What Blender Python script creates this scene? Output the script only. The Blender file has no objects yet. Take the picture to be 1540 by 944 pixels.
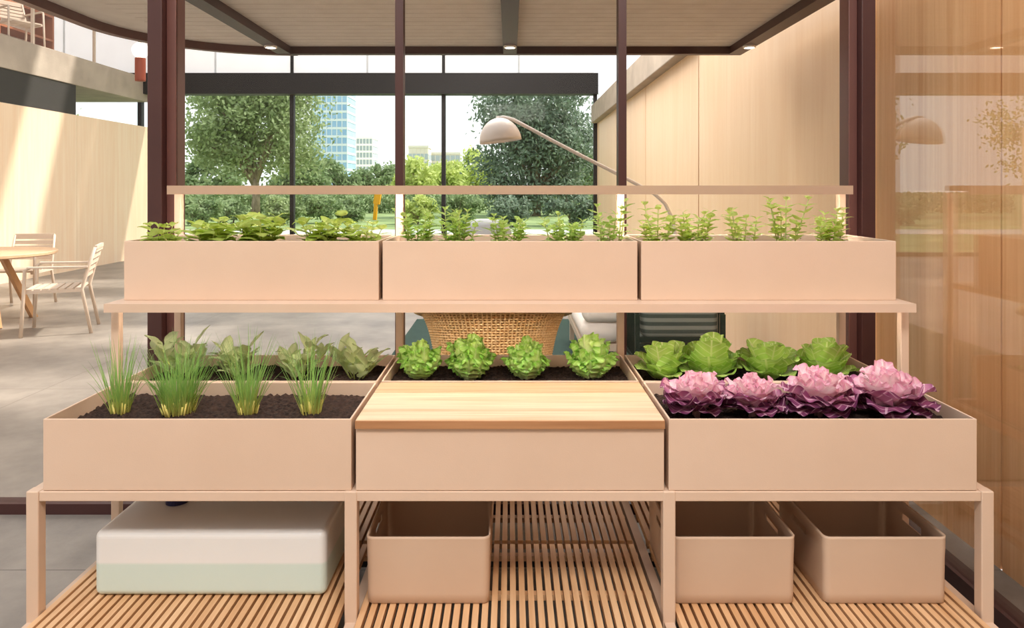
import bpy, bmesh, math, random
from mathutils import Vector, Matrix, noise
SC = bpy.context.scene
C = SC.collection
PI = math.pi
CAMH, F, CX, CY = 1.38, 1100.0, 767.0, 284.0
ZOOM = None
def PX(px, Y): return (px-CX)*Y/F
def PZ(py, Y): return CAMH-(py-CY)*Y/F
def S(r, g, b):
    def f(c):
        c /= 255.0
        return c/12.92 if c <= 0.04045 else ((c+0.055)/1.055)**2.4
    return (f(r), f(g), f(b), 1.0)

# ------------------------------------------------------------------ materials
def newmat(name):
    m = bpy.data.materials.new(name); m.use_nodes = True
    n, l = m.node_tree.nodes, m.node_tree.links
    return m, n, l, n['Principled BSDF']
def mixc(n, l, a, b, fac):
    x = n.new('ShaderNodeMix'); x.data_type = 'RGBA'
    for sock, val in ((x.inputs[6], a), (x.inputs[7], b), (x.inputs[0], fac)):
        if hasattr(val, 'is_output'): l.new(val, sock)
        else: sock.default_value = val
    return x.outputs[2]
def mathn(n, l, op, a, b=None, clamp=False, c=None):
    x = n.new('ShaderNodeMath'); x.operation = op; x.use_clamp = clamp
    for k, val in enumerate((a, b, c)):
        if val is None: continue
        if hasattr(val, 'is_output'): l.new(val, x.inputs[k])
        else: x.inputs[k].default_value = val
    return x.outputs[0]
def M(name, col, rough=.5, col2=None, scale=4, stretch=(1, 1, 1), bump=0, bscale=60, metal=0, emis=0, detail=4):
    m, n, l, b = newmat(name)
    b.inputs['Roughness'].default_value = rough
    b.inputs['Metallic'].default_value = metal
    tc = n.new('ShaderNodeTexCoord'); mp = n.new('ShaderNodeMapping')
    mp.inputs['Scale'].default_value = stretch
    l.new(tc.outputs['Object'], mp.inputs[0])
    nz = n.new('ShaderNodeTexNoise'); nz.inputs['Scale'].default_value = scale; nz.inputs['Detail'].default_value = detail
    l.new(mp.outputs[0], nz.inputs[0])
    if col2 is None: col2 = (col[0]*.93, col[1]*.93, col[2]*.93, 1)
    f = mathn(n, l, 'MULTIPLY_ADD', nz.outputs[0], 2.4, True, -.7)
    c = mixc(n, l, col, col2, f)
    l.new(c, b.inputs['Base Color'])
    if emis:
        l.new(c, b.inputs['Emission Color']); b.inputs['Emission Strength'].default_value = emis
    if bump:
        n2 = n.new('ShaderNodeTexNoise'); n2.inputs['Scale'].default_value = bscale; n2.inputs['Detail'].default_value = 5
        l.new(mp.outputs[0], n2.inputs[0])
        bp = n.new('ShaderNodeBump'); bp.inputs['Strength'].default_value = bump; bp.inputs['Distance'].default_value = .01
        l.new(n2.outputs[0], bp.inputs['Height']); l.new(bp.outputs[0], b.inputs['Normal'])
    return m
def leafmat(name, base, mid, edge, trans=.25, rough=.45, nscale=14, dark=.6, veins=0, epow=1.5, vf=48, vp=6):
    m, n, l, b = newmat(name)
    b.inputs['Roughness'].default_value = rough
    uv = n.new('ShaderNodeUVMap'); sp = n.new('ShaderNodeSeparateXYZ'); l.new(uv.outputs[0], sp.inputs[0])
    s, v = sp.outputs[0], sp.outputs[1]
    f1 = mathn(n, l, 'MULTIPLY', s, 2.2, True)
    c1 = mixc(n, l, base, mid, f1)
    e = mathn(n, l, 'POWER', mathn(n, l, 'MAXIMUM', mathn(n, l, 'MULTIPLY', v, mathn(n, l, 'MULTIPLY', s, 1.5, True)), mathn(n, l, 'POWER', s, 4)), epow, True)
    c2 = mixc(n, l, c1, edge, e)
    if veins:
        w = mathn(n, l, 'SINE', mathn(n, l, 'MULTIPLY', mathn(n, l, 'SUBTRACT', s, mathn(n, l, 'MULTIPLY', v, .25)), vf))
        w = mathn(n, l, 'MULTIPLY', mathn(n, l, 'POWER', mathn(n, l, 'MAXIMUM', w, 0), vp), veins)
        c2 = mixc(n, l, c2, base, w)
        mr = mathn(n, l, 'MULTIPLY', mathn(n, l, 'LESS_THAN', v, .06), veins)
        c2 = mixc(n, l, c2, base, mr)
    tc = n.new('ShaderNodeTexCoord'); nz = n.new('ShaderNodeTexNoise'); nz.inputs['Scale'].default_value = nscale
    l.new(tc.outputs['Object'], nz.inputs[0])
    dk = mathn(n, l, 'MULTIPLY_ADD', nz.outputs[0], 2.5, True, -.75)
    c3 = mixc(n, l, c2, (0, 0, 0, 1), mathn(n, l, 'MULTIPLY', dk, 1-dark))
    l.new(c3, b.inputs['Base Color'])
    tr = n.new('ShaderNodeBsdfTranslucent'); l.new(c3, tr.inputs[0])
    mx = n.new('ShaderNodeMixShader'); mx.inputs[0].default_value = trans
    l.new(b.outputs[0], mx.inputs[1]); l.new(tr.outputs[0], mx.inputs[2])
    l.new(mx.outputs[0], n['Material Output'].inputs[0])
    return m
def glassmat(name, tint=(1, 1, 1, 1), base=.04):
    m, n, l, b = newmat(name)
    n.remove(b)
    lw = n.new('ShaderNodeLayerWeight'); lw.inputs[0].default_value = .5
    p = mathn(n, l, 'POWER', lw.outputs['Facing'], 5)
    f = mathn(n, l, 'MULTIPLY_ADD', p, .9, True, base)
    t = n.new('ShaderNodeBsdfTransparent'); t.inputs[0].default_value = tint
    g = n.new('ShaderNodeBsdfGlossy'); g.inputs['Roughness'].default_value = .0
    mx = n.new('ShaderNodeMixShader'); l.new(f, mx.inputs[0]); l.new(t.outputs[0], mx.inputs[1]); l.new(g.outputs[0], mx.inputs[2])
    l.new(mx.outputs[0], n['Material Output'].inputs[0])
    return m
def woodmat(name, c1, c2, axis='z', rough=.45, fine=90, bump=.05, st_=.04, con=1.8):
    st = {'x': (st_, 1, 1), 'y': (1, st_, 1), 'z': (1, 1, st_)}[axis]
    m, n, l, b = newmat(name)
    b.inputs['Roughness'].default_value = rough
    tc = n.new('ShaderNodeTexCoord'); mp = n.new('ShaderNodeMapping'); mp.inputs['Scale'].default_value = st
    l.new(tc.outputs['Object'], mp.inputs[0])
    a = n.new('ShaderNodeTexNoise'); a.inputs['Scale'].default_value = fine; a.inputs['Detail'].default_value = 4; l.new(mp.outputs[0], a.inputs[0])
    a2 = n.new('ShaderNodeTexNoise'); a2.inputs['Scale'].default_value = fine*.12; a2.inputs['Detail'].default_value = 3; a2.inputs['Distortion'].default_value = 1.5; l.new(mp.outputs[0], a2.inputs[0])
    f = mathn(n, l, 'ADD', mathn(n, l, 'MULTIPLY', a.outputs[0], .8), mathn(n, l, 'MULTIPLY', a2.outputs[0], 1.2))
    f = mathn(n, l, 'MULTIPLY_ADD', f, con, True, .5-con)
    c = mixc(n, l, c1, c2, f); l.new(c, b.inputs['Base Color'])
    bp = n.new('ShaderNodeBump'); bp.inputs['Strength'].default_value = bump; bp.inputs['Distance'].default_value = .003
    l.new(a.outputs[0], bp.inputs['Height']); l.new(bp.outputs[0], b.inputs['Normal'])
    return m
def floormat():
    m, n, l, b = newmat('concrete_floor')
    b.inputs['Roughness'].default_value = .42
    tc = n.new('ShaderNodeTexCoord')
    nz = n.new('ShaderNodeTexNoise'); nz.inputs['Scale'].default_value = 2.2; nz.inputs['Detail'].default_value = 10; nz.inputs['Roughness'].default_value = .65; l.new(tc.outputs['Object'], nz.inputs[0])
    c = mixc(n, l, S(164, 155, 145), S(112, 106, 100), mathn(n, l, 'MULTIPLY_ADD', nz.outputs[0], 2.0, True, -.5))
    br = n.new('ShaderNodeTexBrick'); br.offset = 0; br.inputs['Scale'].default_value = 1; br.inputs['Mortar Size'].default_value = .003
    br.inputs['Brick Width'].default_value = 2.4; br.inputs['Row Height'].default_value = 2.4
    br.inputs['Color1'].default_value = (1, 1, 1, 1); br.inputs['Color2'].default_value = (1, 1, 1, 1); br.inputs['Mortar'].default_value = (0, 0, 0, 1)
    l.new(tc.outputs['Object'], br.inputs[0])
    c2 = mixc(n, l, S(112, 105, 98), c, br.outputs[0]); l.new(c2, b.inputs['Base Color'])
    return m
def tankmat():
    m, n, l, b = newmat('frosted_tank_plastic')
    b.inputs['Roughness'].default_value = .32
    tc = n.new('ShaderNodeTexCoord'); sp = n.new('ShaderNodeSeparateXYZ'); l.new(tc.outputs['Object'], sp.inputs[0])
    f = mathn(n, l, 'MULTIPLY_ADD', sp.outputs[2], 120, True, -.092*120)
    c = mixc(n, l, S(204, 218, 211), S(226, 226, 224), f); l.new(c, b.inputs['Base Color'])
    b.inputs['Subsurface Weight'].default_value = .4; b.inputs['Subsurface Radius'].default_value = (.05, .05, .05); b.inputs['Subsurface Scale'].default_value = .5
    return m
def stripemat():
    m, n, l, b = newmat('striped_cushion_fabric')
    b.inputs['Roughness'].default_value = .9
    tc = n.new('ShaderNodeTexCoord'); sp = n.new('ShaderNodeSeparateXYZ'); l.new(tc.outputs['Object'], sp.inputs[0])
    w = mathn(n, l, 'SINE', mathn(n, l, 'MULTIPLY', sp.outputs[2], 120))
    c = mixc(n, l, S(84, 92, 86), S(136, 140, 132), mathn(n, l, 'MULTIPLY_ADD', w, 1.5, True, .5)); l.new(c, b.inputs['Base Color'])
    return m

MT = {}
MT['beige'] = M('beige_powder_coat', S(214, 189, 168), .5, S(209, 183, 161), 3, bump=.04, bscale=300)
MT['beige_dark'] = M('beige_plastic', S(205, 180, 158), .55, S(198, 172, 150), 3)
MT['bar'] = M('shaded_beige_powder_coat', S(188, 161, 140), .5, S(182, 153, 132), 3)  # shade on the bar's front put into a browner tone
MT['maroon'] = M('maroon_metal', S(78, 50, 47), .4, S(72, 45, 43), 3)
MT['maroon2'] = M('maroon_metal_light', S(108, 73, 67), .4)
MT['black'] = M('black_frame', S(28, 26, 28), .5)
MT['panel'] = woodmat('pale_oak_panel', S(244, 215, 183), S(236, 202, 166), 'z', .4, 40, st_=.06, con=1.4)
MT['panel_near'] = woodmat('dim_lit_oak_panel', S(242, 198, 150), S(224, 170, 118), 'z', .4, 90, st_=.02, con=1.6)  # same oak wall; weaker light near the viewer put into the colour
MT['panel_left'] = woodmat('pale_birch_panel', S(246, 224, 196), S(240, 210, 178), 'z', .5, 40)
MT['board'] = woodmat('maple_board', S(226, 202, 172), S(200, 166, 128), 'x', .5, 80)
MT['board_rear'] = woodmat('maple_board_shaded', S(204, 174, 140), S(182, 146, 110), 'x', .5, 80)  # shadow along the back of the board put into the tone
MT['board_edge'] = woodmat('oak_board_edge', S(180, 136, 98), S(146, 102, 68), 'x', .5, 60)
MT['slat'] = woodmat('oak_slat', S(226, 188, 148), S(202, 158, 116), 'y', .5, 60)
MT['floor'] = floormat()
MT['tank'] = tankmat()
MT['soil'] = M('dark_soil', S(84, 64, 54), 1, S(36, 26, 22), 70, bump=1, bscale=150, detail=8)
MT['glass'] = glassmat('clear_glass', base=.012)
MT['glass_side'] = glassmat('side_screen_glass', base=.085)
MT['glass_far'] = glassmat('facade_glass', (.97, .99, .98, 1), .003)
MT['led'] = M('warm_light_strip', S(255, 243, 230), .5, S(255, 243, 230), 1, emis=22)
MT['led_top'] = M('bright_light_strip', S(255, 244, 230), .5, S(255, 244, 230), 1, emis=60)
MT['spot'] = M('downlight_glow', S(255, 240, 215), .5, S(255, 240, 215), 1, emis=12)
MT['fabric_ceiling'] = M('beige_acoustic_panel', S(238, 231, 222), .9, S(229, 221, 211), 8, bump=.3, bscale=120)
MT['ceiling_joint'] = M('ceiling_joint', S(214, 205, 194), .9)
MT['concrete'] = M('concrete', S(190, 178, 164), .8, S(168, 156, 144), 3, bump=.2, bscale=30)
MT['dark'] = M('dark_grey_paint', S(62, 60, 58), .7)
MT['white'] = M('white_paint', S(240, 236, 230), .6)
MT['navy'] = M('navy_cap', S(44, 42, 84), .4)
MT['lamp'] = M('off_white_metal', S(236, 228, 220), .4)
MT['furn'] = M('cream_furniture', S(216, 198, 180), .5)
MT['tabletop'] = woodmat('pale_oak_tabletop', S(218, 186, 152), S(204, 168, 134), 'x', .5, 40)
MT['wood_leg'] = woodmat('oak_table', S(216, 174, 130), S(192, 146, 102), 'z', .5, 50)
MT['wicker'] = M('rattan', S(252, 222, 174), .5, S(238, 198, 140), 40)
MT['wicker_in'] = M('rattan_inner', S(216, 166, 106), .7, S(194, 142, 84), 40)
MT['rug'] = M('dark_green_rug', S(62, 86, 80), .95, S(46, 68, 64), 30, bump=.5, bscale=300)
MT['green_metal'] = M('dark_green_metal', S(42, 56, 48), .5)
MT['cushion'] = stripemat()
MT['whitefab'] = M('white_fabric', S(238, 230, 222), .9, bump=.2, bscale=300)
MT['greyblue'] = M('grey_blue_fabric', S(190, 196, 200), .8)
MT['rust'] = M('rust_brown_metal', S(140, 66, 44), .5)
MT['globe'] = M('lamp_globe', S(255, 235, 215), .4, S(255, 235, 215), 1, emis=2)
MT['frosted_glow'] = M('glowing_frosted_panel', S(240, 240, 240), .5, emis=.4)  # faint emission stands in for daylight through the frosting
MT['grass'] = M('lawn_grass', S(162, 178, 120), .9, S(100, 120, 76), .6, bump=.5, bscale=30)
MT['path'] = M('path_paving', S(206, 204, 200), .9, S(186, 184, 180), 1)
MT['brick'] = M('brick_red', S(150, 86, 66), .9, S(120, 66, 50), 8)
MT['bark'] = M('pale_bark', S(176, 160, 138), .9, S(128, 112, 94), 3, stretch=(4, 4, 1))
MT['glassblue'] = M('blue_tower_glass', S(176, 206, 232), .25, S(146, 184, 220), .3)
MT['tower'] = M('tower_slab_white', S(234, 240, 244), .6)
MT['grey_window'] = M('grey_window_glass', S(190, 198, 204), .4)
MT['white_tower'] = M('glowing_white_tower_wall', S(250, 246, 238), .8, emis=.25)  # faint emission brightens the wall, which is no lamp
MT['cream_wall'] = M('cream_render', S(244, 234, 220), .8)
MT['yellow'] = M('yellow_paint', S(236, 168, 30), .5)
MT['shelfwood'] = M('red_brown_wood', S(176, 112, 76), .6)
MT['joint'] = M('dark_joint', S(120, 76, 44), .8)
# plants
MT['chive'] = leafmat('chive_green', S(232, 222, 136), S(170, 204, 120), S(128, 176, 104), .35, .4, 20, .88)
MT['chive_base'] = M('pale_stalk', S(230, 216, 132), .5)
MT['sage'] = leafmat('sage_green', S(232, 238, 200), S(220, 230, 186), S(200, 216, 166), .5, .6, 16, .95, .35)
MT['frill'] = leafmat('frilly_lettuce_green', S(248, 252, 214), S(226, 245, 164), S(150, 204, 86), .4, .4, 18, .92, .3, 1.3)
MT['frill_in'] = leafmat('lettuce_heart', S(252, 254, 230), S(240, 250, 194), S(190, 226, 122), .4, .4, 18, .94, .3, 1.3)
MT['butter'] = leafmat('butterhead_green', S(240, 248, 194), S(206, 230, 136), S(168, 206, 104), .4, .38, 12, .93, .7, 1.5, 40, 8)
MT['butter_in'] = leafmat('butterhead_heart', S(244, 251, 204), S(218, 239, 150), S(184, 218, 116), .4, .38, 12, .94, .7, 1.5, 40, 8)
MT['kale_out'] = leafmat('purple_cabbage_outer', S(242, 206, 218), S(172, 98, 136), S(108, 52, 90), .25, .5, 12, .88, .7, 1.3, 36, 8)
MT['kale_in'] = leafmat('pink_cabbage_heart', S(255, 248, 242), S(252, 230, 232), S(230, 168, 192), .36, .5, 20, .96, .4, 2.2, 36, 8)
MT['kale_mid'] = leafmat('magenta_cabbage_leaf', S(252, 232, 236), S(226, 166, 190), S(152, 78, 122), .32, .5, 14, .93, .7, 1.6, 36, 8)
MT['basil'] = leafmat('basil_green', S(234, 240, 168), S(212, 226, 130), S(186, 208, 104), .5, .38, 18, .9, .3)
MT['mint'] = leafmat('mint_green', S(230, 240, 166), S(206, 228, 138), S(182, 212, 118), .5, .45, 20, .92, .2)
MT['oreg'] = leafmat('herb_yellow_green', S(238, 244, 170), S(222, 234, 144), S(200, 218, 122), .5, .45, 20, .92, .2)
MT['stem'] = M('green_stem', S(186, 198, 124), .6)
MT['stalk'] = M('cabbage_stalk', S(190, 158, 160), .7)
def treeleaf(name, a, b):
    m, n, l, bs = newmat(name); bs.inputs['Roughness'].default_value = .6
    tc = n.new('ShaderNodeTexCoord'); nz = n.new('ShaderNodeTexNoise'); nz.inputs['Scale'].default_value = 1.3; nz.inputs['Detail'].default_value = 6
    l.new(tc.outputs['Object'], nz.inputs[0])
    f = mathn(n, l, 'MULTIPLY_ADD', nz.outputs[0], 3, True, -1)
    c = mixc(n, l, a, b, f); l.new(c, bs.inputs['Base Color'])
    tr = n.new('ShaderNodeBsdfTranslucent'); l.new(c, tr.inputs[0]); mx = n.new('ShaderNodeMixShader'); mx.inputs[0].default_value = .4
    l.new(bs.outputs[0], mx.inputs[1]); l.new(tr.outputs[0], mx.inputs[2]); l.new(mx.outputs[0], n['Material Output'].inputs[0])
    return m
MT['tl_a'] = treeleaf('tree_leaf_hazy', S(186, 198, 148), S(138, 154, 106))  # lightened leaf tones, haze put into the colour
MT['tl_b'] = treeleaf('tree_leaf_dark', S(154, 170, 146), S(112, 128, 108))
MT['tl_c'] = treeleaf('tree_leaf_yellow', S(224, 230, 152), S(192, 206, 120))
MT['tl_d'] = treeleaf('tree_leaf_far', S(172, 188, 140), S(130, 152, 106))

# ------------------------------------------------------------------ mesh builder
WL = {}
class MB:
    def __init__(s): s.v = []; s.f = []; s.uv = []
    def add(s, vs, fs, uv=None):
        k = len(s.v); s.v += [Vector(p) for p in vs]; s.f += [tuple(i+k for i in f) for f in fs]
        s.uv += uv if uv else [(0.5, 0.3)]*len(vs)
        return s
    def box(s, x0, x1, y0, y1, z0, z1):
        return s.add([(x0,y0,z0),(x1,y0,z0),(x1,y1,z0),(x0,y1,z0),(x0,y0,z1),(x1,y0,z1),(x1,y1,z1),(x0,y1,z1)],
                     [(0,3,2,1),(4,5,6,7),(0,1,5,4),(1,2,6,5),(2,3,7,6),(3,0,4,7)])
    def bar(s, a, b, w, h, up=Vector((0,0,1))):
        a, b = Vector(a), Vector(b); t = (b-a).normalized()
        if abs(t.dot(up)) > .95: up = Vector((0,1,0))
        sd = t.cross(up).normalized(); u = sd.cross(t)
        vs = [p+sd*sx*w/2+u*sz*h/2 for p in (a,b) for sx,sz in ((-1,-1),(1,-1),(1,1),(-1,1))]
        return s.add(vs, [(0,1,2,3),(7,6,5,4),(0,4,5,1),(1,5,6,2),(2,6,7,3),(3,7,4,0)])
    def tube(s, pts, r, n=8, uvs=False):
        pts = [Vector(p) for p in pts]; m = len(pts)
        rr = r if isinstance(r, (list, tuple)) else [r]*m
        vs = []; uv = []; U = None
        for i, p in enumerate(pts):
            t = (pts[min(i+1,m-1)]-pts[max(i-1,0)]).normalized()
            if U is None:
                a = Vector((0,0,1)) if abs(t.z) < .9 else Vector((1,0,0)); U = (a-t*a.dot(t)).normalized()
            else: U = (U-t*U.dot(t)).normalized()
            V = t.cross(U)
            for j in range(n):
                q = 2*PI*j/n; vs.append(p+(U*math.cos(q)+V*math.sin(q))*rr[i]); uv.append((i/(m-1), .3))
        fs = [(i*n+j, i*n+(j+1)%n, (i+1)*n+(j+1)%n, (i+1)*n+j) for i in range(m-1) for j in range(n)]
        fs += [tuple(reversed(range(n))), tuple((m-1)*n+j for j in range(n))]
        return s.add(vs, fs, uv)
    def lathe(s, prof, c, n=28, mat=None, cap=True):
        vs = []
        for (r, z) in prof:
            for j in range(n):
                q = 2*PI*j/n; p = Vector((r*math.cos(q), r*math.sin(q), z))
                vs.append((mat @ p if mat else p)+Vector(c))
        m = len(prof)
        fs = [(i*n+j, i*n+(j+1)%n, (i+1)*n+(j+1)%n, (i+1)*n+j) for i in range(m-1) for j in range(n)]
        if cap: fs += [tuple(reversed(range(n))), tuple((m-1)*n+j for j in range(n))]
        return s.add(vs, fs)
    def prism(s, poly, z0, z1):
        n = len(poly)
        vs = [(x,y,z0) for x,y in poly]+[(x,y,z1) for x,y in poly]
        fs = [(i,(i+1)%n,n+(i+1)%n,n+i) for i in range(n)]+[tuple(reversed(range(n))), tuple(range(n,2*n))]
        return s.add(vs, fs)
    def leaf(s, base, az, e0, e1, L, W, n=7, m=2, p=.8, q=1.0, cup=.3, ruf=0, rf=6, ph=0, stem=.04, bp=1.0, tip=0, rnd=0, zmin=None):
        pos = Vector(base); vs = []; uv = []
        Sd = Vector((-math.sin(az), math.cos(az), 0))
        for i in range(n+1):
            t = i/n; e = e0+(e1-e0)*t**bp
            T = Vector((math.cos(e)*math.cos(az), math.cos(e)*math.sin(az), math.sin(e)))
            N = Vector((-math.sin(e)*math.cos(az), -math.sin(e)*math.sin(az), math.cos(e)))
            w = W*max(stem if t < .5 else tip, math.sin(PI*min(1,t**p))**q if 0 < t < 1 else 0, .01)
            for j in range(-m, m+1):
                v = j/m
                r = ruf*W*(abs(v)**1.5*math.sin(rf*t*PI+ph+v*1.3)+t**3*.7*math.sin(4*v*1.6+ph*2))
                P = pos+Sd*(v*w)+N*(cup*v*v*w+r)-T*(rnd*v*v*w*t)
                if zmin is not None and P.z < zmin: P.z = zmin
                vs.append(P); uv.append((t, abs(v)))
            pos = pos+T*(L/n)
        k = 2*m+1
        fs = [(i*k+j, i*k+j+1, (i+1)*k+j+1, (i+1)*k+j) for i in range(n) for j in range(k-1)]
        return s.add(vs, fs, uv)
    def build(s, name, mat, parent=None, smooth=False, bevel=0, seg=2, solid=0, sub=0):
        xs = [p.x for p in s.v]; ys = [p.y for p in s.v]; zs = [p.z for p in s.v]
        if parent is not None: o = WL[parent.name]
        else: o = Vector(((min(xs)+max(xs))/2, (min(ys)+max(ys))/2, min(zs)))
        me = bpy.data.meshes.new(name); me.from_pydata([p-o for p in s.v], [], s.f)
        ul = me.uv_layers.new(name='UVMap')
        for lp in me.loops: ul.data[lp.index].uv = s.uv[lp.vertex_index]
        me.materials.append(mat)
        if smooth:
            for pl in me.polygons: pl.use_smooth = True
        ob = bpy.data.objects.new(name, me); C.objects.link(ob)
        if parent is not None: ob.parent = parent
        else: ob.location = o
        WL[ob.name] = Vector(o)
        if solid:
            md = ob.modifiers.new('solid', 'SOLIDIFY'); md.thickness = solid; md.offset = -1
        if bevel:
            md = ob.modifiers.new('bevel', 'BEVEL'); md.width = bevel; md.segments = seg; md.limit_method = 'ANGLE'
        if sub:
            md = ob.modifiers.new('sub', 'SUBSURF'); md.levels = sub; md.render_levels = sub
        return ob
def tag(o, label=None, cat=None, group=None, kind=None):
    if label: o['label'] = label
    if cat: o['category'] = cat
    if group: o['group'] = group
    if kind: o['kind'] = kind
    return o
def thing(name, label, cat, loc=(0,0,0), group=None, kind=None):
    o = bpy.data.objects.new(name, None); o.empty_display_size = .1; C.objects.link(o); o.location = loc
    WL[o.name] = Vector(loc)
    return tag(o, label, cat, group, kind)
def struct(o, label, cat=None): return tag(o, label, cat, None, 'structure')
def copy_thing(root, loc, rz, label):
    r = root.copy(); C.objects.link(r); r.location = loc; r.rotation_euler = (0,0,rz); r['label'] = label
    for ch in list(root.children):
        c = ch.copy(); C.objects.link(c); c.parent = r
        for g in list(ch.children):
            d = g.copy(); C.objects.link(d); d.parent = c
    return r

# ------------------------------------------------------------------ room
YP = 3.10      # glass partition
YW = 15.0      # far window wall
XR = 1.78      # right oak wall
XL = -7.4      # left wall
struct(MB().box(-13, XR, -5, YW+.1, -.1, 0).build('floor', MT['floor']), 'grey polished concrete floor with square joints', 'floor')
b = MB(); b.box(XR, XR+.1, 3.79, 6.885, 0, 4.2)
for a, c in ((6.9, 9.6), (9.6, 12.3), (12.3, YW)): b.box(XR, XR+.1, a+.018, c-.018, 0, 2.72)
wr = b.build('wall_right', MT['panel']); struct(wr, 'pale oak panelled wall on the right', 'wall')
b = MB(); ys = [-5, .2, 1.4, 2.65, 3.78]
for a, c in zip(ys[:-1], ys[1:]): b.box(XR, XR+.1, a+.005, c-.005, 0, 4.2)
tag(b.build('near_panels', MT['panel_near'], wr), 'orange oak panels nearest the viewer, toned for the weaker light there')
MB().box(XR+.02, XR+.1, -5, 6.9, 0, 4.19).build('joint_backing', MT['joint'], wr)
MB().box(XR+.02, XR+.1, 6.9, YW, 0, 2.71).build('joint_backing', MT['joint'], wr)
b = MB(); ys = [2, 4.5, 7, 9.85, 12.5, YW]
for a, c in zip(ys[:-1], ys[1:]): b.box(XL-.12, XL, a+.004, c-.004, 0, 2.64)
wl = b.build('wall_left', MT['panel_left']); struct(wl, 'pale birch panelled wall at the far left', 'wall')
MB().box(XL-.5, XL-.02, 2, 12.5, 2.64, 3.15).build('upper_band', MT['dark'], wl)
MB().box(XL-.13, XL-.02, 2, YW, 0, 2.63).build('joint_backing', MT['joint'], wl)
struct(MB().box(-13, XR+.1, -5.2, -5, 0, 5.5).build('wall_back', MT['cream_wall']), 'unseen cream wall added behind the viewer', 'wall')  # unseen; added to keep bright sky out of the glass reflections
ms = MB().box(-13, XL, 2, YW-.05, 3.15, 3.64).build('trim_1', MT['concrete'], bevel=.01); struct(ms, 'raw concrete edge of the left mezzanine floor', 'slab')
struct(MB().box(-10.6, -10.5, 2, YW-.05, 3.64, 7).build('wall_mezzanine', MT['white']), 'white wall at the back of the mezzanine', 'wall')
mr = thing('glass_railing', 'frameless glass railing along the concrete mezzanine edge at upper left', 'railing', (XL-.1, 8, 3.64))
for k in range(7):
    y0 = 3+k*1.7
    MB().box(XL-.11, XL-.1, y0+.05, y0+1.65, 3.66, 4.6).build('glass_panel', MT['glass'], mr)
    MB().box(XL-.125, XL-.085, y0-.02, y0+.02, 3.64, 4.65).build('post', MT['furn'], mr)
MB().box(XL-.13, XL-.08, 3, 14.9, 4.65, 4.69).build('handrail', MT['furn'], mr)
def open_shelf(y0, y1, x, z, label):
    t = thing('open_shelf', label, 'shelf', (x, (y0+y1)/2, z))
    MB().box(x-.2, x+.2, y0, y0+.05, z, z+1.5).build('side_panel', MT['shelfwood'], t)
    MB().box(x-.2, x+.2, y1-.05, y1, z, z+1.5).build('side_panel', MT['shelfwood'], t)
    for k in range(4):
        zz = z+.05+k*.45; MB().box(x-.2, x+.2, y0+.05, y1-.05, zz, zz+.04).build('shelf', MT['shelfwood'], t)
    MB().box(x-.22, x-.2, y0, y1, z, z+1.5).build('back_panel', MT['cream_wall'], t)
open_shelf(10.2, 11.7, -8.8, 3.64, 'red brown open shelf on the mezzanine, nearer one')
open_shelf(12.3, 13.8, -8.8, 3.64, 'red brown open shelf on the mezzanine, farther one')
struct(MB().box(XR-.12, 3.2, 6.92, YW-.05, 2.72, 3.08).build('trim_2', MT['concrete'], bevel=.01), 'concrete slab edge above the right oak wall', 'slab')
struct(MB().box(3.2, 3.3, -5, YW, 2.7, 7).build('wall_upper_right', MT['white']), 'white upper wall over the right side, added high to block the sun', 'wall')  # added height keeps sun off the rack; mostly unseen
b = MB()
for k in range(6): b.box(-10.5, 3.2, 4.2+k*1.9, 5.1+k*1.9, 7, 7.2)  # unseen beams added, spaced to cast sun streaks on wall and floor
b.box(-10.5, 3.2, YW-.3, YW+.1, 7, 7.25)
b.box(-10.5, -10.1, 4.2, YW, 6.95, 7.0)
struct(b.build('ceiling_streak_beams', MT['white']), 'unseen white roof beams added above the atrium to streak the sunlight', 'ceiling')
mx = [-10.67, -7.57, -4.46, -1.36, 1.75]
for k in range(4):
    x0, x1 = mx[k], mx[k+1]
    w = thing('window_%d' % (k+3), 'tall black framed window bay of the far facade', None, ((x0+x1)/2, YW, 0), None, 'structure')
    MB().box(x0-.04, x0+.04, YW-.06, YW+.06, 0, 3.3).build('mullion', MT['black'], w)
    MB().box(x0+.04, x1-.04, YW-.012, YW+.012, .08, 3.3).build('pane', MT['glass_far'], w)
    MB().box(x0+.04, x1-.04, YW-.05, YW+.05, 0, .08).build('sill', MT['black'], w)
    MB().box(x0+.03, x0+1.52, YW-.02, YW+.02, 3.72, 7).build('frosted_pane', MT['frosted_glow'], w)
    MB().box(x0+1.56, x1-.03, YW-.02, YW+.02, 3.72, 7).build('frosted_pane', MT['frosted_glow'], w)
    MB().box(x0-.03, x0+.03, YW-.05, YW+.05, 3.72, 7).build('mullion', MT['black'], w)
    MB().box(x0+1.52, x0+1.56, YW-.03, YW+.03, 3.72, 7).build('glazing_bar', MT['tower'], w)
struct(MB().box(-10.7, XR, YW-.25, YW+.08, 3.3, 3.72).build('trim_3', MT['black']), 'black horizontal beam across the far facade', 'beam')
struct(MB().box(1.71, XR, YW-.06, YW+.06, 0, 3.3).build('trim_4', MT['black']), 'black end post of the far facade', 'post')

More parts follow.
